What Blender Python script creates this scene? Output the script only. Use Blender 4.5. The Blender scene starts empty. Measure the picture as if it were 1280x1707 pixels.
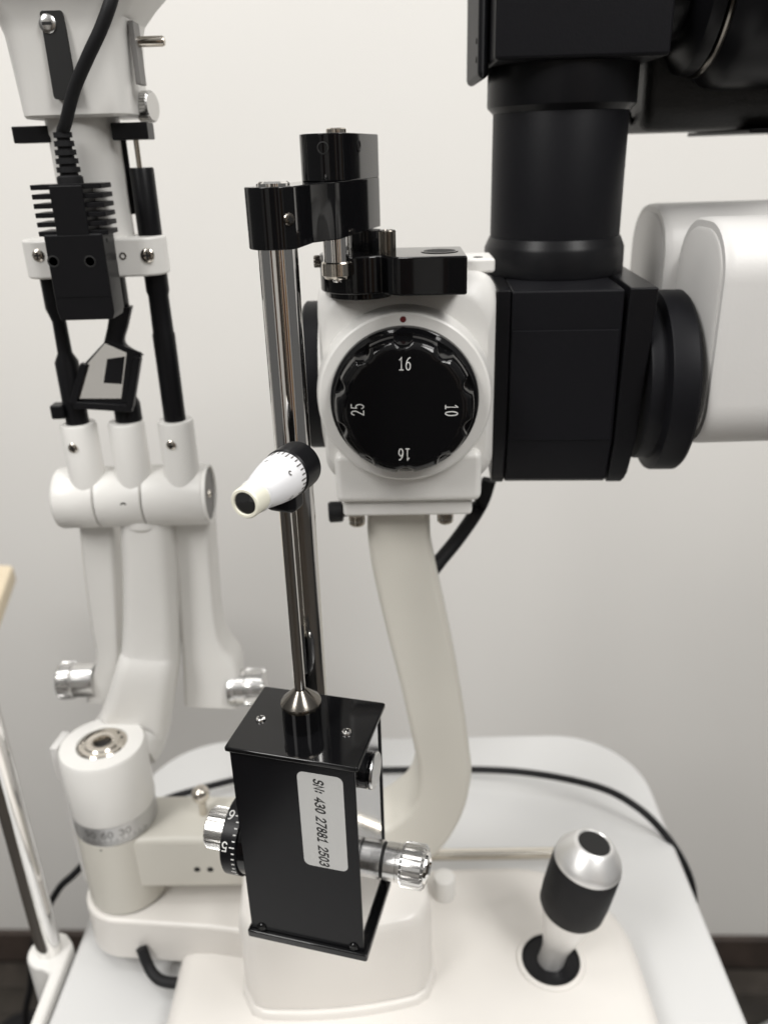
import bpy, bmesh, math, random
from mathutils import Vector, Matrix
random.seed(4)
R = math.radians
scn = bpy.context.scene
# ------------------------------------------------------------------ camera, light
S = 0.0011            # design millimetre -> metre (the layout below is in design mm, camera at 0,0,0)
ZF = 1240.0           # floor lies this far below the camera
FPX, PITCH, ROLL, CX, CY = 1370.0, R(23.5), R(1.7), 640.0, 853.5
FW = Vector((0, math.cos(PITCH), -math.sin(PITCH)))
U0 = Vector((0, math.sin(PITCH), math.cos(PITCH)))
RX = Vector((1, 0, 0)) * math.cos(ROLL) - U0 * math.sin(ROLL)
UP = Vector((1, 0, 0)) * math.sin(ROLL) + U0 * math.cos(ROLL)

def W(p):
    return Vector((p[0] * S, p[1] * S, (p[2] + ZF) * S))
def ray(u, v):
    return FW + RX * ((u - CX) / FPX) - UP * ((v - CY) / FPX)
def at(u, v, y):                      # photo pixel -> point on the upright plane Y = y
    d = ray(u, v); return d * (y / d.y)
def onz(u, v, z):                     # photo pixel -> point on the level plane Z = z
    d = ray(u, v); return d * (z / d.z)

cd = bpy.data.cameras.new('camera'); cam = bpy.data.objects.new('camera', cd)
scn.collection.objects.link(cam); scn.camera = cam
cd.sensor_fit = 'VERTICAL'; cd.sensor_height = 36.0; cd.sensor_width = 27.0
cd.lens = FPX / 1707.0 * 36.0
cd.clip_start = 0.02; cd.clip_end = 60
m = Matrix((RX, UP, -FW)).transposed().to_4x4(); m.translation = W((0, 0, 0)); cam.matrix_world = m
cd.dof.use_dof = True; cd.dof.focus_distance = 268 * S; cd.dof.aperture_fstop = 9.0

wd = bpy.data.worlds.new('World'); scn.world = wd; wd.use_nodes = True
wn = wd.node_tree; bg = wn.nodes['Background']; bg.inputs[1].default_value = 1.0
_tc = wn.nodes.new('ShaderNodeTexCoord'); _sp = wn.nodes.new('ShaderNodeSeparateXYZ'); _rp = wn.nodes.new('ShaderNodeValToRGB'); _mr = wn.nodes.new('ShaderNodeMapRange')
wn.links.new(_tc.outputs['Generated'], _sp.inputs[0]); wn.links.new(_sp.outputs['Z'], _mr.inputs['Value']); _mr.inputs['From Min'].default_value = -1
wn.links.new(_mr.outputs['Result'], _rp.inputs['Fac']); wn.links.new(_rp.outputs['Color'], bg.inputs[0])
for _p, _c in ((0.0, 0.07), (0.5, 0.14), (1.0, 0.5)):          # indoor ambience: dark floor, pale ceiling
    _e = _rp.color_ramp.elements[0] if _p == 0 else (_rp.color_ramp.elements[-1] if _p == 1 else _rp.color_ramp.elements.new(_p))
    _e.color = (_c, _c * 0.985, _c * 0.96, 1)

def area(name, loc, size, energy, target, col=(1, 0.985, 0.962)):
    l = bpy.data.lights.new(name, 'AREA'); l.shape = 'RECTANGLE'; l.size, l.size_y = size
    l.energy = energy; l.color = col
    o = bpy.data.objects.new(name, l); scn.collection.objects.link(o); o.location = W(loc)
    o.rotation_euler = (W(target) - W(loc)).to_track_quat('-Z', 'Y').to_euler()
    return o
area('ceiling_panel_lamp', (-520, 240, 1300), (0.6, 0.6), 9.5, (-520, 240, 0))
area('ceiling_panel_lamp', (800, 200, 1300), (0.6, 0.6), 8.5, (800, 200, 0))
area('ceiling_panel_lamp', (-1150, -800, 1300), (0.6, 1.2), 39, (-900, -300, 0))
area('ceiling_panel_lamp', (950, -800, 1300), (0.6, 1.2), 39, (800, -300, 0))

scn.view_settings.view_transform = 'Standard'; scn.view_settings.look = 'None'
scn.view_settings.gamma = 1; scn.view_settings.exposure = -0.08; scn.view_settings.use_curve_mapping = False
scn.render.engine = 'CYCLES'
scn.cycles.max_bounces = 8

# ------------------------------------------------------------------ materials
MATS = {}
def mat(name, col, rough=0.5, metal=0.0, bump=0.0, bscale=400.0, var=0.0, vscale=30.0, coat=0.0, spec=0.5, rvar=0.0, aniso=None):
    m = bpy.data.materials.new(name); m.use_nodes = True
    nt = m.node_tree; b = nt.nodes['Principled BSDF']
    b.inputs['Base Color'].default_value = (*col, 1); b.inputs['Roughness'].default_value = rough
    b.inputs['Metallic'].default_value = metal; b.inputs['Coat Weight'].default_value = coat
    b.inputs['Coat Roughness'].default_value = 0.06; b.inputs['Specular IOR Level'].default_value = spec
    tc = nt.nodes.new('ShaderNodeTexCoord')
    if var > 0:
        n = nt.nodes.new('ShaderNodeTexNoise'); n.inputs['Scale'].default_value = vscale; n.inputs['Detail'].default_value = 5
        nt.links.new(tc.outputs['Object'], n.inputs['Vector'])
        r = nt.nodes.new('ShaderNodeValToRGB')
        r.color_ramp.elements[0].position = 0.3; r.color_ramp.elements[1].position = 0.7
        r.color_ramp.elements[0].color = (*[c * (1 - var) for c in col], 1); r.color_ramp.elements[1].color = (*[min(1, c * (1 + var)) for c in col], 1)
        nt.links.new(n.outputs['Fac'], r.inputs['Fac']); nt.links.new(r.outputs['Color'], b.inputs['Base Color'])
    if rvar > 0:
        n = nt.nodes.new('ShaderNodeTexNoise'); n.inputs['Scale'].default_value = 60; n.inputs['Detail'].default_value = 6
        nt.links.new(tc.outputs['Object'], n.inputs['Vector'])
        mr = nt.nodes.new('ShaderNodeMapRange'); mr.inputs['From Min'].default_value = 0.3; mr.inputs['From Max'].default_value = 0.7
        mr.inputs['To Min'].default_value = max(0, rough - rvar); mr.inputs['To Max'].default_value = rough + rvar
        nt.links.new(n.outputs['Fac'], mr.inputs['Value']); nt.links.new(mr.outputs['Result'], b.inputs['Roughness'])
    if bump > 0:
        n = nt.nodes.new('ShaderNodeTexNoise'); n.inputs['Scale'].default_value = bscale; n.inputs['Detail'].default_value = 3
        if aniso:
            mp = nt.nodes.new('ShaderNodeMapping'); mp.inputs['Scale'].default_value = aniso
            nt.links.new(tc.outputs['Object'], mp.inputs['Vector']); nt.links.new(mp.outputs['Vector'], n.inputs['Vector'])
        else:
            nt.links.new(tc.outputs['Object'], n.inputs['Vector'])
        bp = nt.nodes.new('ShaderNodeBump'); bp.inputs['Strength'].default_value = bump; bp.inputs['Distance'].default_value = 0.0004
        nt.links.new(n.outputs['Fac'], bp.inputs['Height']); nt.links.new(bp.outputs['Normal'], b.inputs['Normal'])
    MATS[name] = m
    return m
mat('wall_paint', (0.80, 0.785, 0.755), 0.75, bump=0.25, bscale=180, var=0.012, vscale=3)
mat('skirting', (0.055, 0.04, 0.033), 0.5, var=0.3, vscale=20)
mat('table_laminate', (0.56, 0.56, 0.555), 0.38, bump=0.05, bscale=600, rvar=0.05)
mat('white_paint', (0.68, 0.67, 0.645), 0.36, bump=0.10, bscale=500, var=0.01, vscale=40, rvar=0.05)
mat('warm_lit_white_paint', (0.66, 0.635, 0.60), 0.34, bump=0.10, bscale=500, var=0.012, vscale=30, rvar=0.05)  # white paint of the base with the warm LED tint put into its colour
mat('shaded_white_paint', (0.56, 0.54, 0.485), 0.42, bump=0.10, bscale=500, var=0.012, vscale=30, rvar=0.05)  # white paint of the arm with its cream-grey lighting put into the colour
mat('grey_paint', (0.60, 0.59, 0.575), 0.42, bump=0.12, bscale=600, var=0.012, vscale=30)
mat('gloss_black', (0.004, 0.004, 0.0045), 0.06, spec=0.36)
mat('satin_black', (0.006, 0.006, 0.007), 0.34, bump=0.05, bscale=1200, spec=0.18)
mat('matt_black', (0.007, 0.007, 0.0085), 0.46, bump=0.12, bscale=1200, spec=0.12)
mat('semi_gloss_black', (0.005, 0.005, 0.006), 0.2, bump=0.03, bscale=1500, spec=0.14)
mat('panel_brown', (0.10, 0.045, 0.022), 0.4, var=0.2, vscale=6)
mat('panel_tan', (0.36, 0.21, 0.10), 0.45, var=0.1, vscale=6)
mat('rubber_black', (0.009, 0.009, 0.010), 0.6, bump=0.2, bscale=1500, rvar=0.06, spec=0.25)
mat('grip_black', (0.012, 0.012, 0.012), 0.55, bump=1.0, bscale=900)
mat('groove_black', (0.002, 0.002, 0.002), 0.6)
mat('chrome', (0.80, 0.79, 0.775), 0.045, metal=1.0, rvar=0.015)
mat('drawn_chrome', (0.80, 0.79, 0.775), 0.06, metal=1.0, bump=0.35, bscale=500, aniso=(1, 1, 0.004))
mat('mirror_steel', (0.62, 0.62, 0.63), 0.09, metal=1.0, rvar=0.03)
mat('aluminium', (0.64, 0.635, 0.625), 0.25, metal=1.0, bump=0.03, bscale=900)
mat('nickel', (0.62, 0.58, 0.52), 0.16, metal=1.0, rvar=0.05)
mat('gunmetal', (0.19, 0.175, 0.155), 0.2, metal=1.0, rvar=0.04)
mat('silver_scale', (0.52, 0.52, 0.52), 0.38, metal=0.75)
mat('joystick_silver', (0.76, 0.755, 0.745), 0.36, metal=0.7)
mat('pearl_white', (0.82, 0.82, 0.84), 0.3)
mat('ivory_plastic', (0.80, 0.78, 0.66), 0.32)
mat('prism_glass', (0.02, 0.02, 0.02), 0.05, coat=1.0)
mat('sticker', (0.50, 0.50, 0.49), 0.5, bump=0.1, bscale=300)
mat('white_mark', (0.72, 0.72, 0.70), 0.5)
mat('black_mark', (0.01, 0.01, 0.01), 0.5)
mat('grey_mark', (0.10, 0.095, 0.09), 0.5)
mat('red_mark', (0.10, 0.006, 0.008), 0.4)
mat('dark_hole', (0.003, 0.003, 0.003), 0.7)
mat('grey_plate', (0.16, 0.155, 0.15), 0.5)
mat('rail_steel', (0.78, 0.74, 0.66), 0.18, metal=1.0)
mat('floor_wood', (0.035, 0.029, 0.023), 0.45, var=0.4, vscale=14)
mat('floor_wood_pale', (0.055, 0.046, 0.038), 0.45, var=0.4, vscale=14)
mat('pale_wood', (0.70, 0.60, 0.44), 0.5, var=0.06, vscale=10)
mat('pale_fabric', (0.42, 0.43, 0.41), 0.7)
mat('grey_floor_box', (0.06, 0.06, 0.06), 0.6)

# ------------------------------------------------------------------ object helpers
COL = scn.collection
ROOT = {}                                  # object -> world location of its top-level ancestor
def tagp(o, label=None, cat=None, group=None, kind=None):
    for k, v in (('label', label), ('category', cat), ('group', group), ('kind', kind)):
        if v: o[k] = v
    return o
def thing(name, label, cat, base, group=None):
    o = bpy.data.objects.new(name, None); COL.objects.link(o); o.location = W(base); o.empty_display_size = 0.02
    ROOT[o.name] = W(base); return tagp(o, label, cat, group)
def obj(name, bm, material, parent=None, bevel=0.0, seg=3, angle=32, base=None, label=None):
    bmesh.ops.recalc_face_normals(bm, faces=bm.faces)
    if parent is not None: loc = ROOT[parent.name]
    elif base is not None: loc = W(base)
    else:
        xs = [v.co for v in bm.verts]
        loc = W(((min(c.x for c in xs) + max(c.x for c in xs)) / 2, (min(c.y for c in xs) + max(c.y for c in xs)) / 2, min(c.z for c in xs)))
    for v in bm.verts: v.co = W(v.co) - loc
    me = bpy.data.meshes.new(name); bm.to_mesh(me); bm.free()
    me.materials.append(MATS[material])
    me.polygons.foreach_set('use_smooth', [True] * len(me.polygons)); me.set_sharp_from_angle(angle=R(angle))
    o = bpy.data.objects.new(name, me); COL.objects.link(o)
    if parent is not None: o.parent = parent
    else: o.location = loc
    ROOT[o.name] = loc
    if bevel > 0:
        b = o.modifiers.new('bevel', 'BEVEL'); b.width = bevel * S; b.segments = seg; b.limit_method = 'ANGLE'; b.angle_limit = R(40)
        b.harden_normals = True; b.use_clamp_overlap = True
    if label: o['label'] = label
    return o
def struct(name, bm, material, **k):
    o = obj(name, bm, material, **k); o['kind'] = 'structure'; return o

def NB(): return bmesh.new()
def frame(origin, yaw=0.0):
    return Matrix.Translation(Vector(origin)) @ Matrix.Rotation(yaw, 4, 'Z')
def axis(origin, d, hint=(0, 0, 1)):       # local z along d
    z = Vector(d).normalized(); h = Vector(hint)
    if abs(z.dot(h)) > 0.98: h = Vector((0, -1, 0))
    x = h.cross(z).normalized(); y = z.cross(x)
    m = Matrix((x, y, z)).transposed().to_4x4(); m.translation = Vector(origin); return m
def poly(bm, rings, cap=True, close=True):
    vs = [[bm.verts.new(p) for p in r] for r in rings]
    n = len(vs[0])
    for a, b in zip(vs[:-1], vs[1:]):
        for i in range(n if close else n - 1):
            j = (i + 1) % n
            bm.faces.new((a[i], a[j], b[j], b[i]))
    if cap:
        bm.faces.new(vs[0][::-1]); bm.faces.new(vs[-1])
def box(bm, M, lo, hi):
    x0, y0, z0 = lo; x1, y1, z1 = hi
    poly(bm, [[M @ Vector(p) for p in ((x0, y0, z), (x1, y0, z), (x1, y1, z), (x0, y1, z))] for z in (z0, z1)])
def prism(bm, M, outline, z0, z1):
    poly(bm, [[M @ Vector((x, y, z)) for x, y in outline] for z in (z0, z1)])
def lathe(bm, M, prof, n=48, cap=True):
    poly(bm, [[M @ Vector((r * math.cos(2 * math.pi * i / n), r * math.sin(2 * math.pi * i / n), z)) for i in range(n)] for r, z in prof], cap)
def cyl(bm, M, r, z0, z1, ch=0.0, n=40):
    if ch > 0: lathe(bm, M, [(r - ch, z0), (r - ch * .3, z0 + ch * .3), (r, z0 + ch), (r, z1 - ch), (r - ch * .3, z1 - ch * .3), (r - ch, z1)], n)
    else: lathe(bm, M, [(r, z0), (r, z1)], n)
def ringz(bm, M, r0, r1, z0, z1, n=56):     # hollow ring
    pr = [(r0, z0), (r1, z0), (r1, z1), (r0, z1), (r0, z0)]
    poly(bm, [[M @ Vector((r * math.cos(2 * math.pi * i / n), r * math.sin(2 * math.pi * i / n), z)) for i in range(n)] for r, z in pr], False)
    bmesh.ops.remove_doubles(bm, verts=bm.verts, dist=1e-5)
def knurl(bm, M, r, z0, z1, n, depth, ch=0.7):
    def ring(rr, z, d):
        out = []
        for i in range(n):
            for k, q in ((0.0, 0), (0.55, 0), (0.68, d), (0.87, d)):
                a = 2 * math.pi * (i + k) / n; out.append(M @ Vector(((rr - q) * math.cos(a), (rr - q) * math.sin(a), z)))
        return out
    poly(bm, [ring(r - ch, z0, depth * .3), ring(r, z0 + ch, depth), ring(r, z1 - ch, depth), ring(r - ch, z1, depth * .3)])
def rrect(w, h, r, n=6, cx=0, cy=0):
    out = []
    for sx, sy, a0 in ((1, 1, 0), (-1, 1, 90), (-1, -1, 180), (1, -1, 270)):
        for i in range(n + 1):
            a = R(a0 + 90 * i / n); out.append((cx + sx * (w / 2 - r) + r * math.cos(a), cy + sy * (h / 2 - r) + r * math.sin(a)))
    return out
def spline(pts, n=8):
    P = [Vector(p) for p in pts]; out = []
    for i in range(len(P) - 1):
        a = P[i - 1] if i else P[i] * 2 - P[i + 1]; b, c = P[i], P[i + 1]; d = P[i + 2] if i + 2 < len(P) else c * 2 - b
        for k in range(n):
            t = k / n
            out.append(0.5 * ((2 * b) + (c - a) * t + (2 * a - 5 * b + 4 * c - d) * t * t + (3 * b - a - 3 * c + d) * t ** 3))
    out.append(P[-1]); return out
def tube(bm, pts, r, n=16, sm=8):
    P = spline(pts, sm) if sm else [Vector(p) for p in pts]
    rings = []; up = None
    for i, p in enumerate(P):
        t = (P[min(i + 1, len(P) - 1)] - P[max(i - 1, 0)]).normalized()
        if up is None: up = t.orthogonal().normalized()
        up = (up - t * up.dot(t)).normalized(); s = t.cross(up)
        rr = r(i / (len(P) - 1)) if callable(r) else r
        rings.append([p + (up * math.cos(2 * math.pi * k / n) + s * math.sin(2 * math.pi * k / n)) * rr for k in range(n)])
    poly(bm, rings)
def pairs(bm, prs, y0, depth, r, sm=6, n=4):
    """body whose front outline runs through pairs of photo pixels on the plane y0, given real depth"""
    A = spline([at(*a, y0) for a, b in prs], sm); B = spline([at(*b, y0) for a, b in prs], sm)
    rings = []
    for a, b in zip(A, B):
        c = (a + b) / 2; e = (b - a); w = e.length; e.normalize()
        rings.append([c + e * x + Vector((0, 1, 0)) * (depth / 2 + y) for x, y in rrect(w, depth, min(r, w / 2.05), n)])
    poly(bm, rings)
def sweep(bm, pts, right, ws, ds, r, sm=8, n=5):
    P = spline(pts, sm); k = len(pts) - 1; rings = []; right = Vector(right)
    W2 = spline([(w, d, 0) for w, d in zip(ws, ds)], sm)
    for i, p in enumerate(P):
        t = (P[min(i + 1, len(P) - 1)] - P[max(i - 1, 0)]).normalized()
        x = (right - t * right.dot(t)).normalized(); y = t.cross(x)
        rings.append([p + x * a + y * b for a, b in rrect(W2[i].x, W2[i].y, r, n)])
    poly(bm, rings)
def arc(cx, cy, rx, ry, a0, a1, n=14): return [(cx + rx * math.cos(R(a0 + (a1 - a0) * i / n)), cy + ry * math.sin(R(a0 + (a1 - a0) * i / n))) for i in range(n + 1)]
GL = {'0': [arc(.3, .5, .25, .5, 90, 450, 24)],
      '1': [[(.1, .80), (.31, 1.0), (.31, 0)], [(.1, 0), (.52, 0)]],
      '2': [arc(.3, .72, .25, .28, 165, -25) + [(.05, 0), (.57, 0)]],
      '3': [arc(.28, .75, .24, .25, 150, -90) + arc(.28, .26, .27, .26, 88, -150)],
      '4': [[(.43, 0), (.43, 1), (.02, .28), (.6, .28)]],
      '5': [[(.54, 1), (.13, 1), (.09, .56)] + arc(.28, .32, .27, .32, 125, -150)],
      '6': [[(.50, .98), (.33, .93), (.15, .74), (.06, .5), (.05, .3)], arc(.3, .31, .25, .31, 180, 540, 22)],
      '7': [[(.03, 1), (.57, 1), (.22, 0)]],
      '8': [arc(.3, .75, .21, .25, -90, 270, 20), arc(.3, .26, .26, .26, 90, 450, 20)],
      '9': [[(.10, .02), (.27, .07), (.45, .26), (.54, .5), (.55, .7)], arc(.3, .69, .25, .31, 0, 360, 22)],
      'S': [arc(.3, .75, .24, .25, 25, 250, 12) + arc(.3, .26, .26, .26, 70, -155, 12)],
      'N': [[(.05, 0), (.05, 1), (.57, 0), (.57, 1)]],
      ':': [[(.16, .16), (.16, .28)], [(.16, .60), (.16, .72)]], ' ': []}
ADV = {':': .34, ' ': .34}
def text_bm(s, size, sx=1.0, shear=0.0, bold=0.10, space=1.0):
    """lettering as flat strokes, centred on the origin; size is the cap height"""
    bm = bmesh.new(); x0 = 0.0; lay = 0
    for ch_ in s:
        for line in GL[ch_]:
            P = [Vector((x0 + x * sx, y)) for x, y in line]; closed = (P[0] - P[-1]).length < 1e-4
            if closed: P = P[:-1]
            n = len(P); L_, R_ = [], []
            for i, p in enumerate(P):
                a = P[(i - 1) % n] if closed or i else None; b = P[(i + 1) % n] if closed or i < n - 1 else None
                d1 = (p - a).normalized() if a is not None else (b - p).normalized(); d2 = (b - p).normalized() if b is not None else d1
                t = (d1 + d2); t = t.normalized() if t.length > 1e-6 else d1
                nn = Vector((-t.y, t.x)); k = min(1.9, 1 / max(0.3, abs(nn.dot(Vector((-d1.y, d1.x))))))
                e = Vector((0, 0))
                if a is None: e = -d1 * bold / 2
                if b is None: e = d1 * bold / 2
                L_.append(p + e + nn * (bold / 2 * k)); R_.append(p + e - nn * (bold / 2 * k))
            z = 0.012 * lay; lay += 1
            f = lambda q: bm.verts.new(((q.x + q.y * shear) * size, (q.y - 0.5) * size, z))
            A_, B_ = [f(q) for q in L_], [f(q) for q in R_]
            for i in range(n if closed else n - 1):
                j = (i + 1) % n; bm.faces.new((B_[i], B_[j], A_[j], A_[i]))
        x0 += (ADV.get(ch_, .60) * sx + .17 * space)
    xs = [v.co.x for v in bm.verts]; m_ = (min(xs) + max(xs)) / 2
    for v in bm.verts: v.co.x -= m_
    return bm
def flat_text(s, size, M, **k):             # local x right, y up on the plane of M
    bm = text_bm(s, size, **k)
    for v in bm.verts: v.co = M @ v.co
    return bm
def wrap_text(s, size, M, rad, ang, z, rot=0.0, **k):   # around the cylinder along M's z
    bm = text_bm(s, size, **k); c, q = math.cos(rot), math.sin(rot)
    for v in bm.verts:
        x, y = v.co.x * c - v.co.y * q, v.co.x * q + v.co.y * c
        a = ang + x / rad; v.co = M @ Vector((rad * math.cos(a), rad * math.sin(a), z + y))
    return bm
def screw(name, M, r, h, parent, material='chrome', cross=True):
    """pan head along M's z with a cut slot shown by dark inset bars"""
    bm = NB(); lathe(bm, M, [(r, -0.3), (r, h * .35), (r * .85, h * .75), (r * .5, h), (r * .1, h * 1.05)], 24)
    o = obj(name, bm, material, parent)
    bm = NB(); w = r * 0.16
    box(bm, M, (-r * .55, -w, h * .9), (r * .55, w, h * 1.07))
    if cross: box(bm, M, (-w, -r * .55, h * .9), (w, r * .55, h * 1.075))
    obj('slot', bm, 'groove_black', o); return o

I = Matrix.Identity(4)
# ------------------------------------------------------------------ setting
WALL = frame((0, 966, 0), R(-2.5))
bm = NB(); box(bm, WALL, (-2600, 0, -ZF), (2600, 60, 1250)); struct('wall', bm, 'wall_paint')
bm = NB(); box(bm, WALL, (-2600, -11, -ZF + 1), (2600, -0.6, -ZF + 66)); struct('skirting_board', bm, 'skirting', bevel=2)
bm = NB(); box(bm, WALL, (-2600, -3400, -ZF - 30), (2600, 0, -ZF - 4)); fl = struct('floor', bm, 'groove_black')
for i in range(14):
    y1 = -12 - i * 46.0
    bm = NB(); box(bm, WALL, (-1500, y1 - 45, -ZF - 3.5), (1500, y1, -ZF + random.uniform(-0.3, 0.3)))
    obj('plank', bm, 'floor_wood' if i % 3 else 'floor_wood_pale', fl, bevel=0.6, seg=1)
bm = NB(); box(bm, WALL, (-2600, -3390, -ZF - 3.6), (2600, -12 - 14 * 46.0, -ZF)); obj('floor_boards', bm, 'floor_wood', fl)

# out-of-view wall and made-up panels, added to mirror as stripes in the chrome
bm = NB(); box(bm, I, (-2600, -2460, -ZF), (2600, -2400, 1250)); fw = struct('far_wall', bm, 'wall_paint')
for x0, x1, h, mt in ((-1900, -1420, 1900, 'panel_brown'), (-560, -440, 1950, 'panel_brown'), (-420, 380, 1950, 'floor_wood'), (420, 560, 1600, 'panel_tan'), (700, 1150, 1950, 'panel_brown'), (1500, 2000, 1500, 'panel_tan')):
    bm = NB(); box(bm, I, (x0, -2399.5, -ZF + 1), (x1, -2360, -ZF + h)); obj('stripe_panel', bm, mt, fw, bevel=3, seg=1)

# ------------------------------------------------------------------ table
TZ = -420.0
TB = frame((-8, 0, 0), R(-1.0))
tbl = thing('instrument_table', 'white laminate table top with rounded corners carrying the slit lamp', 'table', (0, 250, -ZF))
bm = NB(); prism(bm, TB, rrect(370, 560, 62, 14, 0, 243), TZ - 24, TZ); obj('table_top', bm, 'table_laminate', tbl, bevel=4)
bm = NB(); box(bm, TB, (-30, 180, -ZF + 40), (30, 300, TZ - 24.5)); obj('column', bm, 'grey_paint', tbl, bevel=6)
bm = NB(); prism(bm, TB, rrect(330, 420, 40, 8, 0, 240), -ZF + 0.5, -ZF + 40); obj('foot', bm, 'matt_black', tbl, bevel=6)

# ------------------------------------------------------------------ chin rest frame at the table's edge
cx_, cy_ = -201.0, 338.0
ch = thing('chin_rest_frame', 'chrome upright pole in a white clamp at the table edge', 'pole', (cx_, cy_, TZ - 90))
bm = NB(); lathe(bm, frame((cx_, cy_, 0)), [(6.9, TZ - 20), (6.9, 40)], 40); obj('pole', bm, 'drawn_chrome', ch)
bm = NB()
out = []
for i in range(15): a = R(60 + 210 * i / 14); out.append((cx_ + 12.5 * math.cos(a), cy_ + 12.5 * math.sin(a)))
out += [(cx_ + 5, cy_ - 15), (cx_ + 6.5, cy_ - 130), (cx_ + 12, cy_ - 130), (cx_ + 12.4, cy_ + 4)]
prism(bm, I, out, TZ - 80, TZ + 3); obj('clamp', bm, 'white_paint', ch, bevel=2.2)

# ------------------------------------------------------------------ instrument base
bs = thing('instrument_stand', 'white moulded slit lamp base with joystick and rail on the table', 'instrument base', (10, 310, TZ))
bm = NB()
out = rrect(252, 230, 62, 14, 6, 262)
rings = []
for k, (ins, z) in enumerate(((0, TZ + 1.5), (0, -409), (1.2, -405.5), (4, -402.2), (9, -400.2), (18, -399.4))):
    rings.append([Vector((x + (6 - x) * ins / 126.0, y + (262 - y) * ins / 115.0, z)) for x, y in out])
poly(bm, rings); obj('base_plate', bm, 'warm_lit_white_paint', bs, angle=60)
# housing block with convex front, and the rim below it
def bulge(x0, x1, yf, yb, bow, r=11, n=18):
    o = []
    for i in range(n + 1):
        t = i / n; x = x0 + (x1 - x0) * t
        e = min(1, min(t, 1 - t) * (x1 - x0) / r)
        o.append((x, yf - bow * (1 - (2 * t - 1) ** 2) + r * (1 - math.sqrt(max(0, 1 - (1 - e) ** 2)))))
    return o + [(x1, yb), (x0, yb)]
BB = frame((0, 0, 0), R(4))
bm = NB()
f0 = bulge(-58, 39, 288, 345, 5)
cxx, cyy = -10, 318
rg = []
for sc, z in ((1.0, -394.5), (0.995, -352), (0.985, -347), (0.96, -343.5), (0.92, -342)):
    rg.append([BB @ Vector((cxx + (x - cxx) * sc, cyy + (y - cyy) * sc, z)) for x, y in f0])
poly(bm, rg); obj('housing_block', bm, 'warm_lit_white_paint', bs, angle=50)
bm = NB()
f1 = bulge(-60, 41, 285.5, 346, 5.5, 13)
poly(bm, [[BB @ Vector((x, y, -412)) for x, y in f1], [BB @ Vector((x, y, -398)) for x, y in f1], [BB @ Vector((cxx + (x - cxx) * .975, cyy + (y - cyy) * .975, -395)) for x, y in f1]])
obj('housing_rim', bm, 'warm_lit_white_paint', bs, bevel=1.2, angle=50)
# lower pivot arm under the drum
DX, DY = -151.0, 348.0
bm = NB()
out = []
for i in range(25): a = R(90 + 180 * i / 24); out.append((DX + 24.5 * math.cos(a), DY + 24.5 * math.sin(a)))
out += [(-100, 318), (-58, 310), (-58, 345), (-100, 362)]
prism(bm, I, out, -409, -379); obj('pivot_arm', bm, 'warm_lit_white_paint', bs, bevel=2.5)
bm = NB(); tube(bm, [onz(236, 1580, -396), onz(246, 1606, -404), onz(257, 1625, -408), onz(274, 1636, -409), onz(310, 1640, -409)], 3.0); obj('plug_cable', bm, 'rubber_black', bs)
# rail
bm = NB(); lathe(bm, axis((-70, 388, -403), (1, -0.02, 0)), [(3.6, 0), (3.6, 200)], 28); obj('rail', bm, 'rail_steel', bs)
# locking knob
p = onz(740, 1492, -400)
bm = NB(); lathe(bm, frame((p.x, p.y, -400)), [(6.2, 0), (6.4, 1), (6.4, 13.5), (5.9, 14.8), (4.6, 15.6)], 32); obj('locking_knob', bm, 'white_paint', bs)
# joystick
J0 = Vector((82.3, 308, -400)); JT = Vector((99.5, 306, -312)); JM = axis(J0, JT - J0)
L = (JT - J0).length
bm = NB(); ringz(bm, frame((82.3, 308, 0)), 15.2, 18.3, -400.5, -398.2); obj('joystick_collar', bm, 'warm_lit_white_paint', bs, bevel=1)
bm = NB(); lathe(bm, frame((82.3, 308, 0)), [(15.6, -399.2), (15.1, -398.1), (13.8, -399.6), (9.5, -401.5), (5.5, -400.5)], 48); bo = obj('joystick_boot', bm, 'satin_black', bs)
bm = NB(); lathe(bm, JM, [(7.0, -1), (6.8, 4), (6.9, 10), (8.2, 16), (11.2, 27), (14.2, 38), (15.4, 43)], 48); obj('joystick_stem', bm, 'joystick_silver', bs)
bm = NB(); lathe(bm, JM, [(15.2, 41), (16.6, 43.5), (17.2, 52), (17.3, 66), (17.2, 73), (16.6, 75)], 56); gr = obj('joystick_grip', bm, 'rubber_black', bs)
bm = NB(); lathe(bm, JM, [(16.9, 73.5), (16.8, 76), (15.8, 78.6), (10.4, 86.0), (9.2, 87.0), (8.4, 87.2), (7.9, 86.6)], 56, cap=False); obj('joystick_cap', bm, 'joystick_silver', bs)
bm = NB(); lathe(bm, JM, [(8.1, 86.6), (7.7, 86.2), (7.4, 84.6), (5.5, 84.0), (0.5, 83.9)], 40); obj('joystick_button', bm, 'groove_black', bs)

# ------------------------------------------------------------------ microscope
mi = thing('slit_lamp_microscope', 'white microscope body with black magnification dial on a white curved arm shaded cream', 'microscope', (10, 345, -360))
HY = R(-2)
H = frame((9.3, 312, -88), HY)             # dial axis, local -y towards the viewer
def face(o, yaw=HY):                       # matrix whose z points out of the front (-y), x right, y up
    return Matrix.Translation(Vector(o)) @ Matrix.Rotation(yaw, 4, 'Z') @ Matrix.Rotation(R(90), 4, 'X')
HF = face((9.3, 312, -88))
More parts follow.
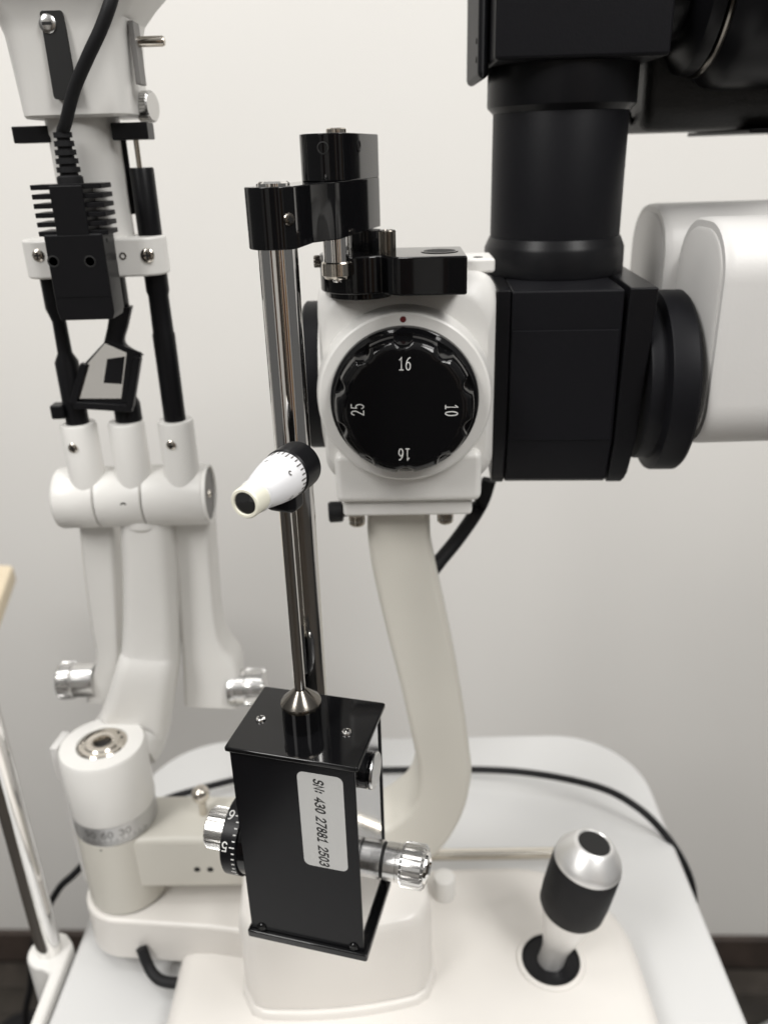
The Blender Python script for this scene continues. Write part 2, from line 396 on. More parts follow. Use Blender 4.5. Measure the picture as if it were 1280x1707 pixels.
# head: rounded block, top sloping, waist at the front for the dial ring
bm = NB()
rg = []
for y, x0, x1, z0, z1, r in ((10, -32, 33, -38, 38, 16), (14, -33.5, 36, -40, 42.5, 12), (22, -34, 37, -40, 45, 9), (60, -34, 37, -40, 45, 9), (80, -32, 35, -38, 40, 14)):
    rg.append([H @ Vector((a, y, b)) for a, b in rrect(x1 - x0, z1 - z0, r, 8, (x0 + x1) / 2, (z0 + z1) / 2)])
poly(bm, rg); hd = obj('head', bm, 'white_paint', mi, angle=40)
bm = NB(); lathe(bm, HF, [(35.4, -14), (35.0, -8), (34.2, -2), (33.6, 0.0), (32.8, 0.5), (28.5, 0.5)], 96); obj('dial_ring', bm, 'white_paint', mi)
bm = NB(); lathe(bm, face(HF @ Vector((0, 31.1, 0.45))), [(1.25, 0), (1.0, 0.25), (0.2, 0.2)], 20); obj('index_dot', bm, 'red_mark', mi)
# flange disc and objective at the left
bm = NB(); lathe(bm, axis(H @ Vector((-34.0, 46, -1)), H.to_3x3() @ Vector((-1, 0, 0))), [(34, -6), (35, -4), (35, -1), (34.2, 0.6)], 80); obj('flange', bm, 'white_paint', mi)
bm = NB(); lathe(bm, axis(H @ Vector((-34.5, 46, -1)), H.to_3x3() @ Vector((-1, 0, 0))), [(32, 0), (32, 7), (31, 8), (27, 8), (26, 5)], 80); obj('objective', bm, 'matt_black', mi)
# raised lug on top right of the head
bm = NB(); box(bm, H, (22.5, 24, 44), (36.5, 46, 49.5)); obj('lug', bm, 'white_paint', mi, bevel=1.2)
bm = NB(); cyl(bm, frame(H @ Vector((30, 29, 49.4))), 1.9, 0, 0.25); obj('lug_screw', bm, 'groove_black', mi)
# dial
bm = NB(); lathe(bm, HF, [(28.9, 0.4), (29.0, 1.5), (28.6, 3.2), (27.4, 4.2), (26.9, 5.0)], 96); di = obj('magnification_dial', bm, 'gloss_black', mi)
bm = NB()
N = 140
rg = []
for r, z, d in ((26.9, 4, 1.0), (26.6, 8, 2.1), (26.1, 11.6, 2.2), (25.4, 13.0, 1.9), (24.3, 14.1, 1.2), (23.0, 14.55, 0.3), (21.4, 14.6, 0)):
    ring = []
    for i in range(N):
        a = 2 * math.pi * i / N + R(90)
        ph = ((i / N * 10) % 1.0); ph = min(ph, 1 - ph)           # 0 at a scallop's middle
        s = max(0.0, 1 - (ph / 0.19) ** 2) ** 0.6
        ring.append(HF @ Vector(((r - d * s) * math.cos(a), (r - d * s) * math.sin(a), z)))
    rg.append(ring)
poly(bm, rg); dk = obj('dial_knob', bm, 'gloss_black', di, angle=38)
for s, a in (('16', 0), ('25', 90), ('16', 180), ('10', 270)):
    M = face(HF @ Vector((0, 0, 14.62))) @ Matrix.Rotation(R(a - 1.5), 4, 'Z') @ Matrix.Translation((0, 17.6, 0))
    obj('number_marking', flat_text(s, 4.6, M, sx=0.66, bold=0.07, space=0.9), 'white_mark', di)
# lower block, plate, screws
bm = NB(); box(bm, H, (-29.3, 4.5, -45.8), (31.2, 62, -24)); obj('lower_block', bm, 'white_paint', mi, bevel=3, seg=4)
bm = NB(); box(bm, H, (-27.0, 8.5, -53.6), (27.8, 60, -46.4)); obj('mount_plate', bm, 'white_paint', mi, bevel=1.6)
for u in (595, 742):
    p = at(u, 866, 327)
    bm = NB(); knurl(bm, frame((p.x, 327, H.translation.z - 60.0)), 3.5, 0, 5.9, 28, 0.2, 0.8); o = obj('thumb_screw', bm, 'nickel', mi)
    bm = NB(); ringz(bm, frame((p.x, 327, H.translation.z - 57.6)), 3.3, 3.62, 0, 0.5); obj('groove', bm, 'chrome', o)
p = at(562, 853, 345)
bm = NB(); lathe(bm, axis(p, (1, 0.1, 0)), [(4, -4), (4.8, -3.2), (4.8, 2), (4.2, 2.6), (2.5, 3), (2.3, 12)], 32); obj('clamp_knob', bm, 'rubber_black', mi)
# curved arm
bm = NB()
pairs(bm, [((612, 846), (717, 846)), ((613, 900), (719, 905)), ((623, 965), (731, 972)), ((645, 1060), (754, 1078)), ((668, 1150), (771, 1165)), ((688, 1240), (783, 1252)), ((697, 1290), (786, 1302)),
           ((692, 1338), (768, 1370)), ((666, 1368), (722, 1432)), ((625, 1388), (640, 1468)), ((520, 1396), (520, 1477)), ((400, 1400), (400, 1480)), ((262, 1400), (262, 1482)), ((205, 1402), (205, 1484))], 331, 34, 3.6, 7, 5)
obj('arm', bm, 'shaded_white_paint', mi, angle=40)
bm = NB(); lathe(bm, frame((DX, DY, 0)), [(21.4, -377.6), (21.6, -375), (21.4, -329.2), (20.5, -328.6)], 72); obj('pivot_barrel', bm, 'shaded_white_paint', mi)
bm = NB(); a = R(-97); cyl(bm, axis((DX + 21.45 * math.cos(a), DY + 21.45 * math.sin(a), -331), (math.cos(a), math.sin(a), 0)), 0.5, -0.2, 0.15); obj('index_dot', bm, 'black_mark', mi)
for u in (329, 351):
    p = at(u, 1449, 331.2); bm = NB(); lathe(bm, axis((p.x, 330.95, p.z), (0, -1, 0)), [(1.9, -0.3), (1.7, 0.05), (0.2, 0.02)], 20); obj('set_screw_hole', bm, 'dark_hole', mi)
p = at(335, 1324, 350)
bm = NB(); lathe(bm, frame((p.x, 350, p.z)), [(2.2, -20), (2.2, -6), (3, -4.2), (4.3, -2.5), (4.9, 0), (4.5, 2.4), (3, 4.2), (1, 4.9)], 32); obj('stop_screw', bm, 'nickel', mi)
# binocular eyepieces behind the black splitter
def eyepiece(y0, y1, x0, ztop, zbot, name):
    # profile in the y-z plane, drawn towards +x
    M = Matrix(((0, 0, 1, x0), (1, 0, 0, (y0 + y1) / 2), (0, 1, 0, (ztop + zbot) / 2), (0, 0, 0, 1)))
    w, h = y1 - y0, ztop - zbot
    bm = NB(); rg = []
    for x, g, r in ((0, 1.0, 21), (1.2, 0.3, 21.5), (4, 0, 22), (120, 0, 22)):
        rg.append([M @ Vector((a, b, x)) for a, b in rrect(w - 2 * g, h - 2 * g, r, 10)])
    poly(bm, rg); o = obj(name, bm, 'grey_paint', mi, angle=40)
    bm = NB(); rg = []
    for x, g, r in ((0.5, 3.5, 19), (-0.4, 3.8, 18.8), (-1.0, 5.0, 18)):
        rg.append([M @ Vector((a, b, x)) for a, b in rrect(w - 2 * g, h - 2 * g, r, 10)])
    poly(bm, rg); obj('end_cover', bm, 'grey_paint', o, angle=40)
    return o
eyepiece(318, 372, 131.5, -26.5, -118, 'eyepiece_housing')
eyepiece(388, 442, 131.5, -25, -118, 'eyepiece_housing')
bm = NB(); box(bm, I, (140, 366, -105), (190, 394, -40)); obj('eyepiece_bridge', bm, 'grey_paint', mi, bevel=4)
# cable on the arm
bm = NB(); tube(bm, [at(815, 800, 372), at(800, 842, 372), at(765, 895, 370), at(725, 945, 362), at(700, 985, 356)], 3.6); cb = obj('arm_cable', bm, 'rubber_black', mi)
p = at(793, 848, 370); q = at(800, 842, 372) - at(765, 895, 370)
bm = NB(); cyl(bm, axis(p, q), 4.3, -1.2, 1.2); box(bm, axis(p, q), (2, -1, -1), (8, 1, 1)); obj('cable_tie', bm, 'matt_black', cb)

# ------------------------------------------------------------------ camera attachment (splitter, tube, camera)
ca = thing('camera_attachment', 'black beam splitter box with upright tube and camera beside the white microscope', 'camera adapter', (80, 352, -134))
CB = frame((79.5, 353, -92), R(-4))
def splitter(x0, x1, g, lean=0.0):         # lean: how far the end's right side is cut back towards the bottom
    prof = [(-26 + g, 42 - g), (-26 + g, -20), (-21.5 + g, -36), (-20.4 + g, -39.5), (-17.5 + g * .5, -42 + g), (67.5 - g * .5, -42 + g), (70.4 - g, -39.5), (71.5 - g, -36), (76 - g, -20), (76 - g, 42 - g)]
    bm = NB(); poly(bm, [[CB @ Vector((x0 - lean * .35 * (42 - z) / 84, y, z)) for y, z in prof], [CB @ Vector((x1 - lean * ((42 - z) / 84) - (1.5 if lean and z < -38 else 0), y, z)) for y, z in prof]]); return bm
obj('splitter_body', splitter(-25.2, 18.6, 0.5), 'matt_black', ca, bevel=1.0)
obj('end_plate', splitter(-31, -25.5, 0), 'satin_black', ca, bevel=0.8)
obj('end_plate', splitter(20.4, 31.4, 0, 4.2), 'satin_black', ca, bevel=0.8)
bm = NB(); box(bm, CB, (-24.6, -25.9, -20), (17.6, -25.2, 26)); obj('front_panel', bm, 'matt_black', ca, bevel=0.25, seg=1)
p = CB @ Vector((26, 36, 41.95))
screw('screw', frame(p), 2.0, 0.5, ca, 'gunmetal')
p = CB @ Vector((-31.1, 10, 22)); 
bm = NB(); lathe(bm, axis(CB @ Vector((31, 1, -2)), CB.to_3x3() @ Vector((1, 0, 0))), [(33, 0), (33.5, 1), (33.5, 6), (35, 6.5), (38.2, 7), (38.6, 8), (38.6, 17), (37.6, 18.2), (34, 18.2)], 96); obj('coupling_ring', bm, 'matt_black', ca)
TU = frame((79.0, 383, 0), 0)
bm = NB(); lathe(bm, TU, [(30.6, -50.2), (30.7, -49.2), (30.5, -39.4), (29.9, -38.0), (28.5, -34.9), (27.7, -34.6)], 80); obj('tube_collar', bm, 'satin_black', ca)
bm = NB(); lathe(bm, TU, [(28.1, -35.2), (28.1, 14.3), (27.9, 14.7)], 80); obj('tube', bm, 'matt_black', ca)
bm = NB(); lathe(bm, TU, [(28.2, 14.1), (30.5, 16.4), (30.7, 17.3), (30.7, 31.1)], 80); obj('tube_collar', bm, 'satin_black', ca)
bm = NB(); box(bm, I, (46.6, 350, 31.2), (112.6, 416, 82)); obj('prism_block', bm, 'matt_black', ca, bevel=1.6)
bm = NB(); box(bm, I, (42.0, 365, 26.5), (46.5, 410, 78)); obj('side_plate', bm, 'matt_black', ca, bevel=2.6)
for z in (33.5, 40):
    bm = NB(); cyl(bm, axis((41.9, 371, z), (-1, 0, 0)), 1.1, -0.2, 0.2); obj('screw_hole', bm, 'dark_hole', ca)
bm = NB(); lathe(bm, axis((113, 384, 62.8), (1, 0, 0)), [(23.8, 0), (23.8, 9.7), (29.2, 10), (35.7, 14), (36.4, 16.2), (36.4, 19), (35.3, 19.5)], 96); obj('lens_mount', bm, 'satin_black', ca)
bm = NB(); lathe(bm, axis((132.4, 384, 62.8), (1, 0, 0)), [(36.1, 0), (37.2, 0.6), (37.4, 1.5), (37.0, 2.4), (36.1, 2.6)], 96); obj('mount_rim', bm, 'gunmetal', ca)
bm = NB(); lathe(bm, axis((135, 384, 62.8), (1, 0, 0)), [(37, 0), (40.6, 4.3), (42, 9.7), (42.2, 65)], 96); obj('lens_barrel', bm, 'satin_black', ca)
bm = NB(); prism(bm, Matrix(((0, 0, 1, 0), (1, 0, 0, 0), (0, 1, 0, 0), (0, 0, 0, 1))), rrect(70, 87, 10, 6, 427, 49.5), 117, 260); obj('camera_body', bm, 'grip_black', ca, bevel=5)
bm = NB(); box(bm, I, (162, 388, 4.1), (260, 465, 6.0)); obj('camera_base_plate', bm, 'satin_black', ca, bevel=0.6)
bm = NB(); tube(bm, [at(1046, 188, 405), at(1052, 203, 410), at(1072, 211, 415), at(1100, 213, 420), at(1150, 209, 425)], 1.3); obj('camera_cable', bm, 'rubber_black', ca)
bm = NB(); tube(bm, [at(768, 456, 362), at(795, 440, 378), at(815, 428, 395), at(840, 415, 400)], 1.7); obj('adapter_cable', bm, 'rubber_black', ca)

# ------------------------------------------------------------------ illumination tower
il = thing('illumination_tower', 'white slit illumination tower with lamp housing, black guide rods and hinge barrel', 'illuminator', (DX, DY, -328))
BY = 374.0
zb = -150.0
BX = axis((-158.5, BY, zb), (1, 0.0, 0))
for x0, x1 in ((0, 20.5), (21.0, 43.2), (43.7, 72.5)):
    bm = NB(); lathe(bm, BX, [(12.6, x0), (14.4, x0 + 0.9), (15.0, x0 + 2.2 if x0 == 0 else x0 + 0.6), (15.0, x1 - 0.6), (14.4, x1)], 64); hb = obj('hinge_barrel', bm, 'white_paint', il, angle=50)
bm = NB(); ringz(bm, BX, 13.0, 14.6, 72.2, 74.2); obj('barrel_rim', bm, 'white_paint', hb, bevel=0.5)
bm = NB(); lathe(bm, BX, [(13.1, 72), (13.1, 73.0), (2.3, 73.0)], 48); obj('end_cap', bm, 'grey_plate', hb)
screw('screw', axis(BX @ Vector((0, 0, 73)), (1, 0, 0)), 2.0, 1.2, hb, 'nickel')
p = at(206, 843, BY - 15)
bm = NB(); lathe(bm, axis((p.x, BY - 14.6, p.z), (0, -1, -.15)), [(1.6, -1), (1.6, 0.25), (0.9, 0.3), (0.8, 0.1)], 20); obj('set_screw', bm, 'gunmetal', il)
ROD = []
for u, name in ((133, 'l'), (213, 'c'), (295, 'r')):
    p = at(u, 735, BY - 6); x = p.x; ROD.append(x)
    bm = NB(); lathe(bm, frame((x, BY - 4, 0)), [(8.4, -150), (8.3, -112.0), (7.7, -110.8), (5.4, -110.8)], 48)
    so = obj('rod_socket', bm, 'white_paint', il)
    if name != 'c': screw('screw', axis((x - 1.2, BY - 12.2, -120.5), (-0.15, -1, 0)), 2.3, 0.7, so, 'nickel')
# rods with the milled flats
bm = NB(); lathe(bm, frame((ROD[2], BY - 4, 0)), [(5.0, -118), (5.0, -71), (4.6, -70), (4.4, -54), (5.0, -52), (5.0, -3), (4.6, -2.2)], 32); obj('guide_rod', bm, 'satin_black', il)
bm = NB(); lathe(bm, frame((ROD[0], BY - 4, 0)), [(5.2, -118), (5.2, -82), (3.2, -78), (3.0, -64), (4.8, -58), (4.8, -30)], 32); obj('guide_rod', bm, 'satin_black', il)
bm = NB(); box(bm, frame((ROD[0] - 5, BY - 8, -104)), (-4, -3, -3), (2, 4, 3.5)); obj('rod_stop', bm, 'satin_black', il, bevel=0.8)
bm = NB(); lathe(bm, frame((ROD[1] + 1, BY - 2, 0)), [(6.2, -118), (6.2, -103), (5, -100)], 32); obj('guide_rod', bm, 'satin_black', il)
# white collar bar
bm = NB(); prism(bm, frame((-119.6, BY - 5, 0)), rrect(60, 21, 9.5, 10), -44.5, -28.8); co = obj('collar_bar', bm, 'white_paint', il, bevel=1.2)
for u, r in ((64, 2.5), (246, 2.9)):
    p = at(u, 426, BY - 15.8); screw('screw', axis((p.x, BY - 15.4, p.z), (0, -1, 0)), r, 1.0, co, 'nickel')
p = at(205, 427, BY - 15.8); bm = NB(); lathe(bm, axis((p.x, BY - 15.5, p.z), (0, -1, 0)), [(1.5, -1), (1.5, 0.2), (1.0, 0.25), (0.8, -0.2)], 20); obj('set_screw', bm, 'gunmetal', co)
bm = NB(); lathe(bm, frame((-117.5, BY - 3, 0)), [(7, -59), (7.6, -58), (7.6, -44)], 32); obj('lens_barrel', bm, 'satin_black', il)
# white tube between collar and housing
bm = NB(); lathe(bm, frame((-117.8, BY - 2, 0)), [(14.2, -30), (14.2, 10), (14.6, 11), (14.6, 17.5)], 56); obj('tower_tube', bm, 'white_paint', il)
# lamp housing
bm = NB(); rg = []
hx, hy = -115.5, BY - 1
for z, w, d, r in ((16.5, 40, 36, 5), (17.5, 41.5, 38, 6), (30, 43.5, 40, 8), (45, 45.5, 42, 9), (50, 48, 44, 9), (56, 58, 50, 10), (64, 74, 60, 12), (78, 84, 70, 12)):
    rg.append([Vector((hx + a, hy + b, z)) for a, b in rrect(w, d, r, 6)])
poly(bm, rg); ho = obj('lamp_housing', bm, 'white_paint', il, angle=25)
p0, p1 = at(90, 25, BY - 22), at(97, 165, BY - 22)
bm = NB(); prism(bm, face((p0.x - 0.2, BY - 22.6, (p0.z + p1.z) / 2 + 0.5), 0) @ Matrix.Rotation(R(0), 4, 'Z'), rrect(8.4, abs(p0.z - p1.z) + 1.5, 1.2, 4), -4, 1.2); obj('slot', bm, 'dark_hole', ho)
p = at(80, 40, BY - 23); screw('screw', axis((p.x + 0.3, BY - 23.7, p.z), (0, -1, 0)), 3.2, 1.0, ho, 'aluminium', cross=False)
p = at(221, 90, BY - 12)
bm = NB(); box(bm, frame((p.x + 1.2, BY - 9, p.z)), (-1, -4.5, -10.5), (1, 4.5, 11)); pl = obj('side_plate', bm, 'grey_plate', ho, bevel=0.3)
p = at(224, 70, BY - 9)
bm = NB(); lathe(bm, axis((p.x, BY - 9, p.z), (1, 0, 0)), [(1.9, 0), (1.9, 11), (1.5, 11.8), (0.6, 12.1)], 24); obj('lever_pin', bm, 'nickel', ho)
p = at(248, 178, BY + 4)
bm = NB(); knurl(bm, axis((p.x - 3.5, BY + 4, p.z), (1, -0.25, 0)), 6.0, 0, 6, 30, 0.5); obj('adjuster_wheel', bm, 'aluminium', ho)
# black cross bars below the housing
p, q = at(26, 225, BY - 8), at(90, 225, BY - 8)
bm = NB(); box(bm, frame((0, 0, 0)), (p.x, BY - 11, p.z - 3.2), (q.x + 2, BY - 3, p.z + 3)); obj('cross_bar', bm, 'satin_black', il, bevel=0.5)
p, q = at(192, 221, BY - 8), at(252, 221, BY - 8)
bm = NB(); box(bm, frame((0, 0, 0)), (p.x, BY - 13, p.z - 2.9), (q.x, BY - 2, p.z + 3.4)); obj('cross_bar', bm, 'satin_black', il, bevel=0.5)
p, q = at(200, 235, BY), at(220, 357, BY)
bm = NB(); lathe(bm, frame((p.x + 1.3, BY, 0)), [(1.2, q.z), (1.4, q.z + .4), (1.4, p.z + 2)], 20); obj('thin_rod', bm, 'satin_black', il)
bm = NB(); lathe(bm, frame((ROD[2] - 0.4, BY - 5, 0)), [(1.1, -4), (1.1, 12)], 20); obj('spring_pin', bm, 'nickel', il)
# mirror with black carrier
def tilt_plane(pts, z0, slope, y0):          # pixels on a plane leaning back: y = y0 + slope*(z - z0)
    out = []
    for u, v in pts:
        d = ray(u, v); t = (y0 - slope * z0) / (d.y - slope * d.z); out.append(d * t)
    return out
nrm = Vector((0, -1, 0.10)).normalized()
Q = tilt_plane([(178, 566), (236, 588), (221, 682), (124, 672), (143, 604)], -90, 0.10, BY - 9)
bm = NB(); poly(bm, [[p - nrm * 1.6 for p in Q], [p - nrm * 0.1 for p in Q]]); mr = obj('mirror_carrier', bm, 'satin_black', il, bevel=0.4)
Q2 = tilt_plane([(176, 572), (212, 588), (203, 664), (131, 664), (147, 606)], -90, 0.10, BY - 9)
bm = NB(); poly(bm, [[p for p in Q2], [p + nrm * 0.5 for p in Q2]]); obj('mirror', bm, 'chrome', mr)
Q3 = tilt_plane([(180, 598), (209, 594), (204, 640), (174, 638)], -90, 0.10, BY - 9)
bm = NB(); poly(bm, [[p + nrm * 0.55 for p in Q3], [p + nrm * 0.8 for p in Q3]]); obj('mirrored_square', bm, 'satin_black', mr)  # dark reflection in the mirror, laid on as a thin black patch
for a, b in (((143, 606), (124, 672)), ((126, 674), (222, 680)), ((231, 594), (218, 678))):
    p, q = tilt_plane([a, b], -90, 0.10, BY - 9)
    bm = NB(); d = (q - p); M = axis(p, d, nrm); box(bm, M, (-1.6, -1.6, 0), (1.6, 2.4, d.length)); obj('mirror_edge', bm, 'satin_black', mr, bevel=0.4)
pairs_b = NB(); pairs(pairs_b, [((182, 515), (218, 512)), ((178, 545), (211, 545)), ((172, 572), (206, 575)), ((170, 585), (236, 595))], BY - 7, 6, 1.5, 5, 3); obj('mirror_neck', pairs_b, 'satin_black', mr, angle=50)
# fork arms, main column, sloping foot and drum collar
bm = NB(); pairs(bm, [((128, 862), (187, 862)), ((138, 960), (192, 960)), ((150, 1050), (197, 1050)), ((158, 1100), (199, 1100)), ((150, 1140), (200, 1140)), ((142, 1172), (200, 1176))], BY + 3, 22, 3, 5, 4); obj('fork_arm', bm, 'white_paint', il, angle=55)
bm = NB(); pairs(bm, [((280, 862), (348, 862)), ((292, 960), (354, 960)), ((299, 1050), (362, 1048)), ((302, 1085), (374, 1085)), ((304, 1125), (396, 1118)), ((306, 1178), (400, 1182))], BY + 3, 22, 3, 5, 4); obj('fork_arm', bm, 'white_paint', il, angle=55)
c0, c1, c2 = at(236, 885, BY - 10), at(244, 985, BY - 10), at(250, 1105, BY - 10)
bm = NB(); sweep(bm, [(c0.x, BY + 1, c0.z + 4), (c0.x + 0.5, BY + 1, c0.z), (c1.x, BY + 1, c1.z), (c2.x - 1, BY + 1, c2.z + 4), (c2.x - 4.5, BY - 2, c2.z - 10), (DX + 9.5, DY + 26, -285), (DX + 4, DY + 14, -293)],
      (1, 0, 0), [23, 25, 26.5, 29, 32, 38, 40], [21, 22, 22, 23, 23, 24, 22], 8, 8, 6); obj('main_column', bm, 'white_paint', il, angle=55)
bm = NB(); lathe(bm, frame((c0.x, BY + 1, 0)), [(10.5, c0.z - 2), (12.4, c0.z + 1), (12.4, c0.z + 4), (11.0, c0.z + 5.5)], 40); obj('column_neck', bm, 'white_paint', il)
bm = NB(); lathe(bm, frame((DX, DY, 0)), [(22.0, -315.8), (22.2, -315), (22.2, -280.2), (21.2, -278.2), (13.2, -278), (12.9, -278.4), (12.9, -281)], 72); dr = obj('drum_collar', bm, 'white_paint', il)
bm = NB(); lathe(bm, frame((DX + 0.4, DY, 0)), [(12.4, -281), (12.4, -278.6), (11.6, -277.8), (9.4, -277.6), (8.6, -276.8), (6.6, -276.4), (4.7, -277), (4.2, -278.2), (4.0, -283)], 56); bu = obj('bearing_bush', bm, 'nickel', dr)
bm = NB(); cyl(bm, frame((DX + 0.4, DY, 0)), 3.98, -282.9, -280.5); obj('bore', bm, 'dark_hole', bu)
for a in (20, 48):
    bm = NB(); cyl(bm, frame((DX + 10 * math.cos(R(a)), DY + 10 * math.sin(R(a)), -277.8)), 0.9, 0, 0.35, n=16); obj('pin_hole', bm, 'dark_hole', bu)
DM = frame((DX, DY, 0))
bm = NB(); lathe(bm, DM, [(21.0, -328.4), (21.7, -328), (21.7, -316.3), (21.0, -316)], 90); sc_ = obj('angle_scale', bm, 'silver_scale', il)
for s, a in (('90', -108), ('60', -84), ('30', -60)):
    obj('number_marking', wrap_text(s, 3.9, DM, 21.76, R(a), -320.6, sx=1.15, bold=0.14), 'grey_mark', sc_)
for i in range(-3, 22):
    a = R(-112 + i * 4.0); h = 4.2 if i % 2 == 0 else 2.8
    bm = NB(); M = axis((DX + 21.7 * math.cos(a), DY + 21.7 * math.sin(a), -327.9), (math.cos(a), math.sin(a), 0)); box(bm, M, (-.17, 0, -.1), (.17, h, .08)); obj('tick', bm, 'grey_mark', sc_)
# stop plate on the drum's left
bm = NB(); box(bm, frame((DX - 23.5, DY + 4, 0), R(-8)), (-2.2, -7, -300), (2.0, 7, -278.5)); box(bm, frame((DX - 23.0, DY + 4, 0), R(-8)), (-0.8, -7, -372), (1.6, 7, -299)); sp = obj('stop_plate', bm, 'grey_paint', il, bevel=0.6)
screw('screw', axis((DX - 25.6, DY + 3, -289), (-1, -0.2, 0)), 2.6, 1.4, sp, 'nickel')
# centring knobs
p = at(152, 1133, BY + 8); q = at(92, 1133, BY + 8)
M = axis((p.x + 3, BY + 8, p.z), (-1, 0, 0)); Ls = p.x - q.x
bm = NB(); lathe(bm, M, [(9.0, 0), (9.2, 1), (9.2, 11.5), (8.6, 12)], 48); kb = obj('centring_knob', bm, 'aluminium', il)
bm = NB(); knurl(bm, M, 10.2, 11, 19.5, 26, 0.8, 1.0); obj('knurled_grip', bm, 'aluminium', kb)
p = at(389, 1146, BY + 8)
M = axis((p.x - 2, BY + 8, p.z), (1, 0, 0))
bm = NB(); lathe(bm, M, [(9.8, 0), (10.2, 1), (10.2, 4), (9.4, 4.2), (9.4, 5), (10.2, 5.2), (10.2, 9), (9.6, 9.4)], 48); kb = obj('centring_knob', bm, 'aluminium', il)
bm = NB(); knurl(bm, M, 10.4, 9, 20, 30, 0.7, 1.0); obj('knurled_grip', bm, 'aluminium', kb)

# ------------------------------------------------------------------ finned lamp module with its cable
MY = 343.0
mo = thing('finned_lamp_module', 'black finned plug module with cable screwed to the white collar bar', 'lamp module', at(135, 535, MY))
a = at(70, 392, MY); b = at(165, 392, MY); c = at(96, 535, MY)
mx0, mx1, mz1, mz0 = a.x + 0.6, b.x + 1.4, a.z, c.z
bm = NB(); prism(bm, face((0, 0, 0), 0), [(mx0, mz1), (mx0, mz0 + 4), (mx0 + 0.8, mz0), (mx1 - 1, mz0), (mx1, mz0 + 3), (mx1, mz1)], -MY - 15, -MY); bo = obj('module_body', bm, 'satin_black', mo, bevel=0.5)
bm = NB(); box(bm, I, (mx0 + 0.3, MY - 0.25, mz0 + 9.2), (mx1 - 0.3, MY + 0.5, mz1 - 0.5)); obj('module_cover', bm, 'satin_black', bo, bevel=0.15, seg=1)
for u in (90, 151):
    p = at(u, 436, MY); bm = NB(); lathe(bm, axis((p.x, MY - 0.2, p.z), (0, -1, 0)), [(2.4, -0.5), (2.4, 0.2), (1.9, 0.3), (1.7, 0.05), (0.1, 0.05)], 28); obj('screw', bm, 'dark_hole', bo)
p = at(176, 395, MY + 4); bm = NB(); cyl(bm, axis((mx1, MY + 5, mz1 - 3), (1, 0, 0)), 0.8, -.2, .1, n=16); obj('screw_hole', bm, 'dark_hole', bo)
n0, n1 = at(86, 350, MY).x, at(143, 350, MY).x
ztop = at(110, 307, MY).z
bm = NB(); box(bm, I, (n0 + 0.4, MY, mz1 - 1), (n1, MY + 14, ztop - 0.5)); obj('module_neck', bm, 'satin_black', mo, bevel=0.4)
bm0 = None
for i in range(6):
    z = ztop - i * (ztop - mz1) / 5.35
    bm = NB(); box(bm, I, (mx0 - 2.2, MY + 1.2, z - 1.9), (mx1 + 2.2, MY + 14.5, z)); obj('fin', bm, 'satin_black', mo, bevel=0.2, seg=1)
cxm = (n0 + n1) / 2 + 0.3
bm = NB(); lathe(bm, frame((cxm, MY + 7, 0)), [(5.0, ztop - 0.5), (5.0, ztop + 2.4), (4.2, ztop + 3)], 28); obj('cable_socket', bm, 'rubber_black', mo)
bm = NB(); prof = []
for i in range(5):
    z = ztop + 3 + i * 3.1; r = 4.5 - i * 0.25
    prof += [(r - 1.0, z), (r - 1.0, z + 1.0), (r, z + 1.1), (r, z + 3.0)]
lathe(bm, frame((cxm, MY + 7, 0)), prof, 28); obj('strain_relief', bm, 'rubber_black', mo)
zz = ztop + 18
bm = NB(); tube(bm, [(cxm, MY + 7, zz - 6), (cxm, MY + 7, zz), at(110, 205, MY + 4), at(124, 150, MY), at(147, 95, MY - 4), at(168, 50, MY - 6), at(186, 0, MY - 6), at(200, -60, MY)], 2.35); obj('cable', bm, 'rubber_black', mo)

# ------------------------------------------------------------------ tonometer
to = thing('tonometer', 'glossy black tonometer box with chrome post, prism and knobs hanging from pivot arm', 'tonometer', (-29.7, 241, -280))
T = frame((-29.75, 240.9, -187), R(-15.5)); T3 = T.to_3x3(); HB = 92.0
bm = NB(); prism(bm, T, rrect(48.5, 37, 1.0, 3), -1.9, 0); tp = obj('top_plate', bm, 'gloss_black', to, bevel=0.6)
bm = NB(); prism(bm, T, rrect(48.5, 37.5, 1.0, 3, 0, 0.0), -HB, -HB + 3.4); obj('bottom_plate', bm, 'gloss_black', to, bevel=0.6)
bm = NB(); box(bm, T, (-22.3, -15.6, -HB + 3.3), (22.0, 15.6, -1.8)); obj('housing', bm, 'mirror_steel', to, bevel=0.4)
bm = NB(); box(bm, T, (-23.0, -17.0, -HB + 3.6), (22.6, -15.7, -2.0)); fp = obj('front_cover', bm, 'semi_gloss_black', to, bevel=0.35, seg=2)
bm = NB(); box(bm, T, (-23.0, -15.6, -HB + 3.6), (-22.4, 16.6, -2.0)); obj('side_cover', bm, 'gloss_black', to, bevel=0.2, seg=1)
bm = NB(); box(bm, T, (-23.0, 15.8, -HB + 3.6), (22.6, 17.0, -2.0)); obj('back_cover', bm, 'satin_black', to, bevel=0.2, seg=1)
TF = T @ Matrix.Translation((0, -17.0, 0)) @ Matrix.Rotation(R(90), 4, 'X')     # x right, y up, z out of the front
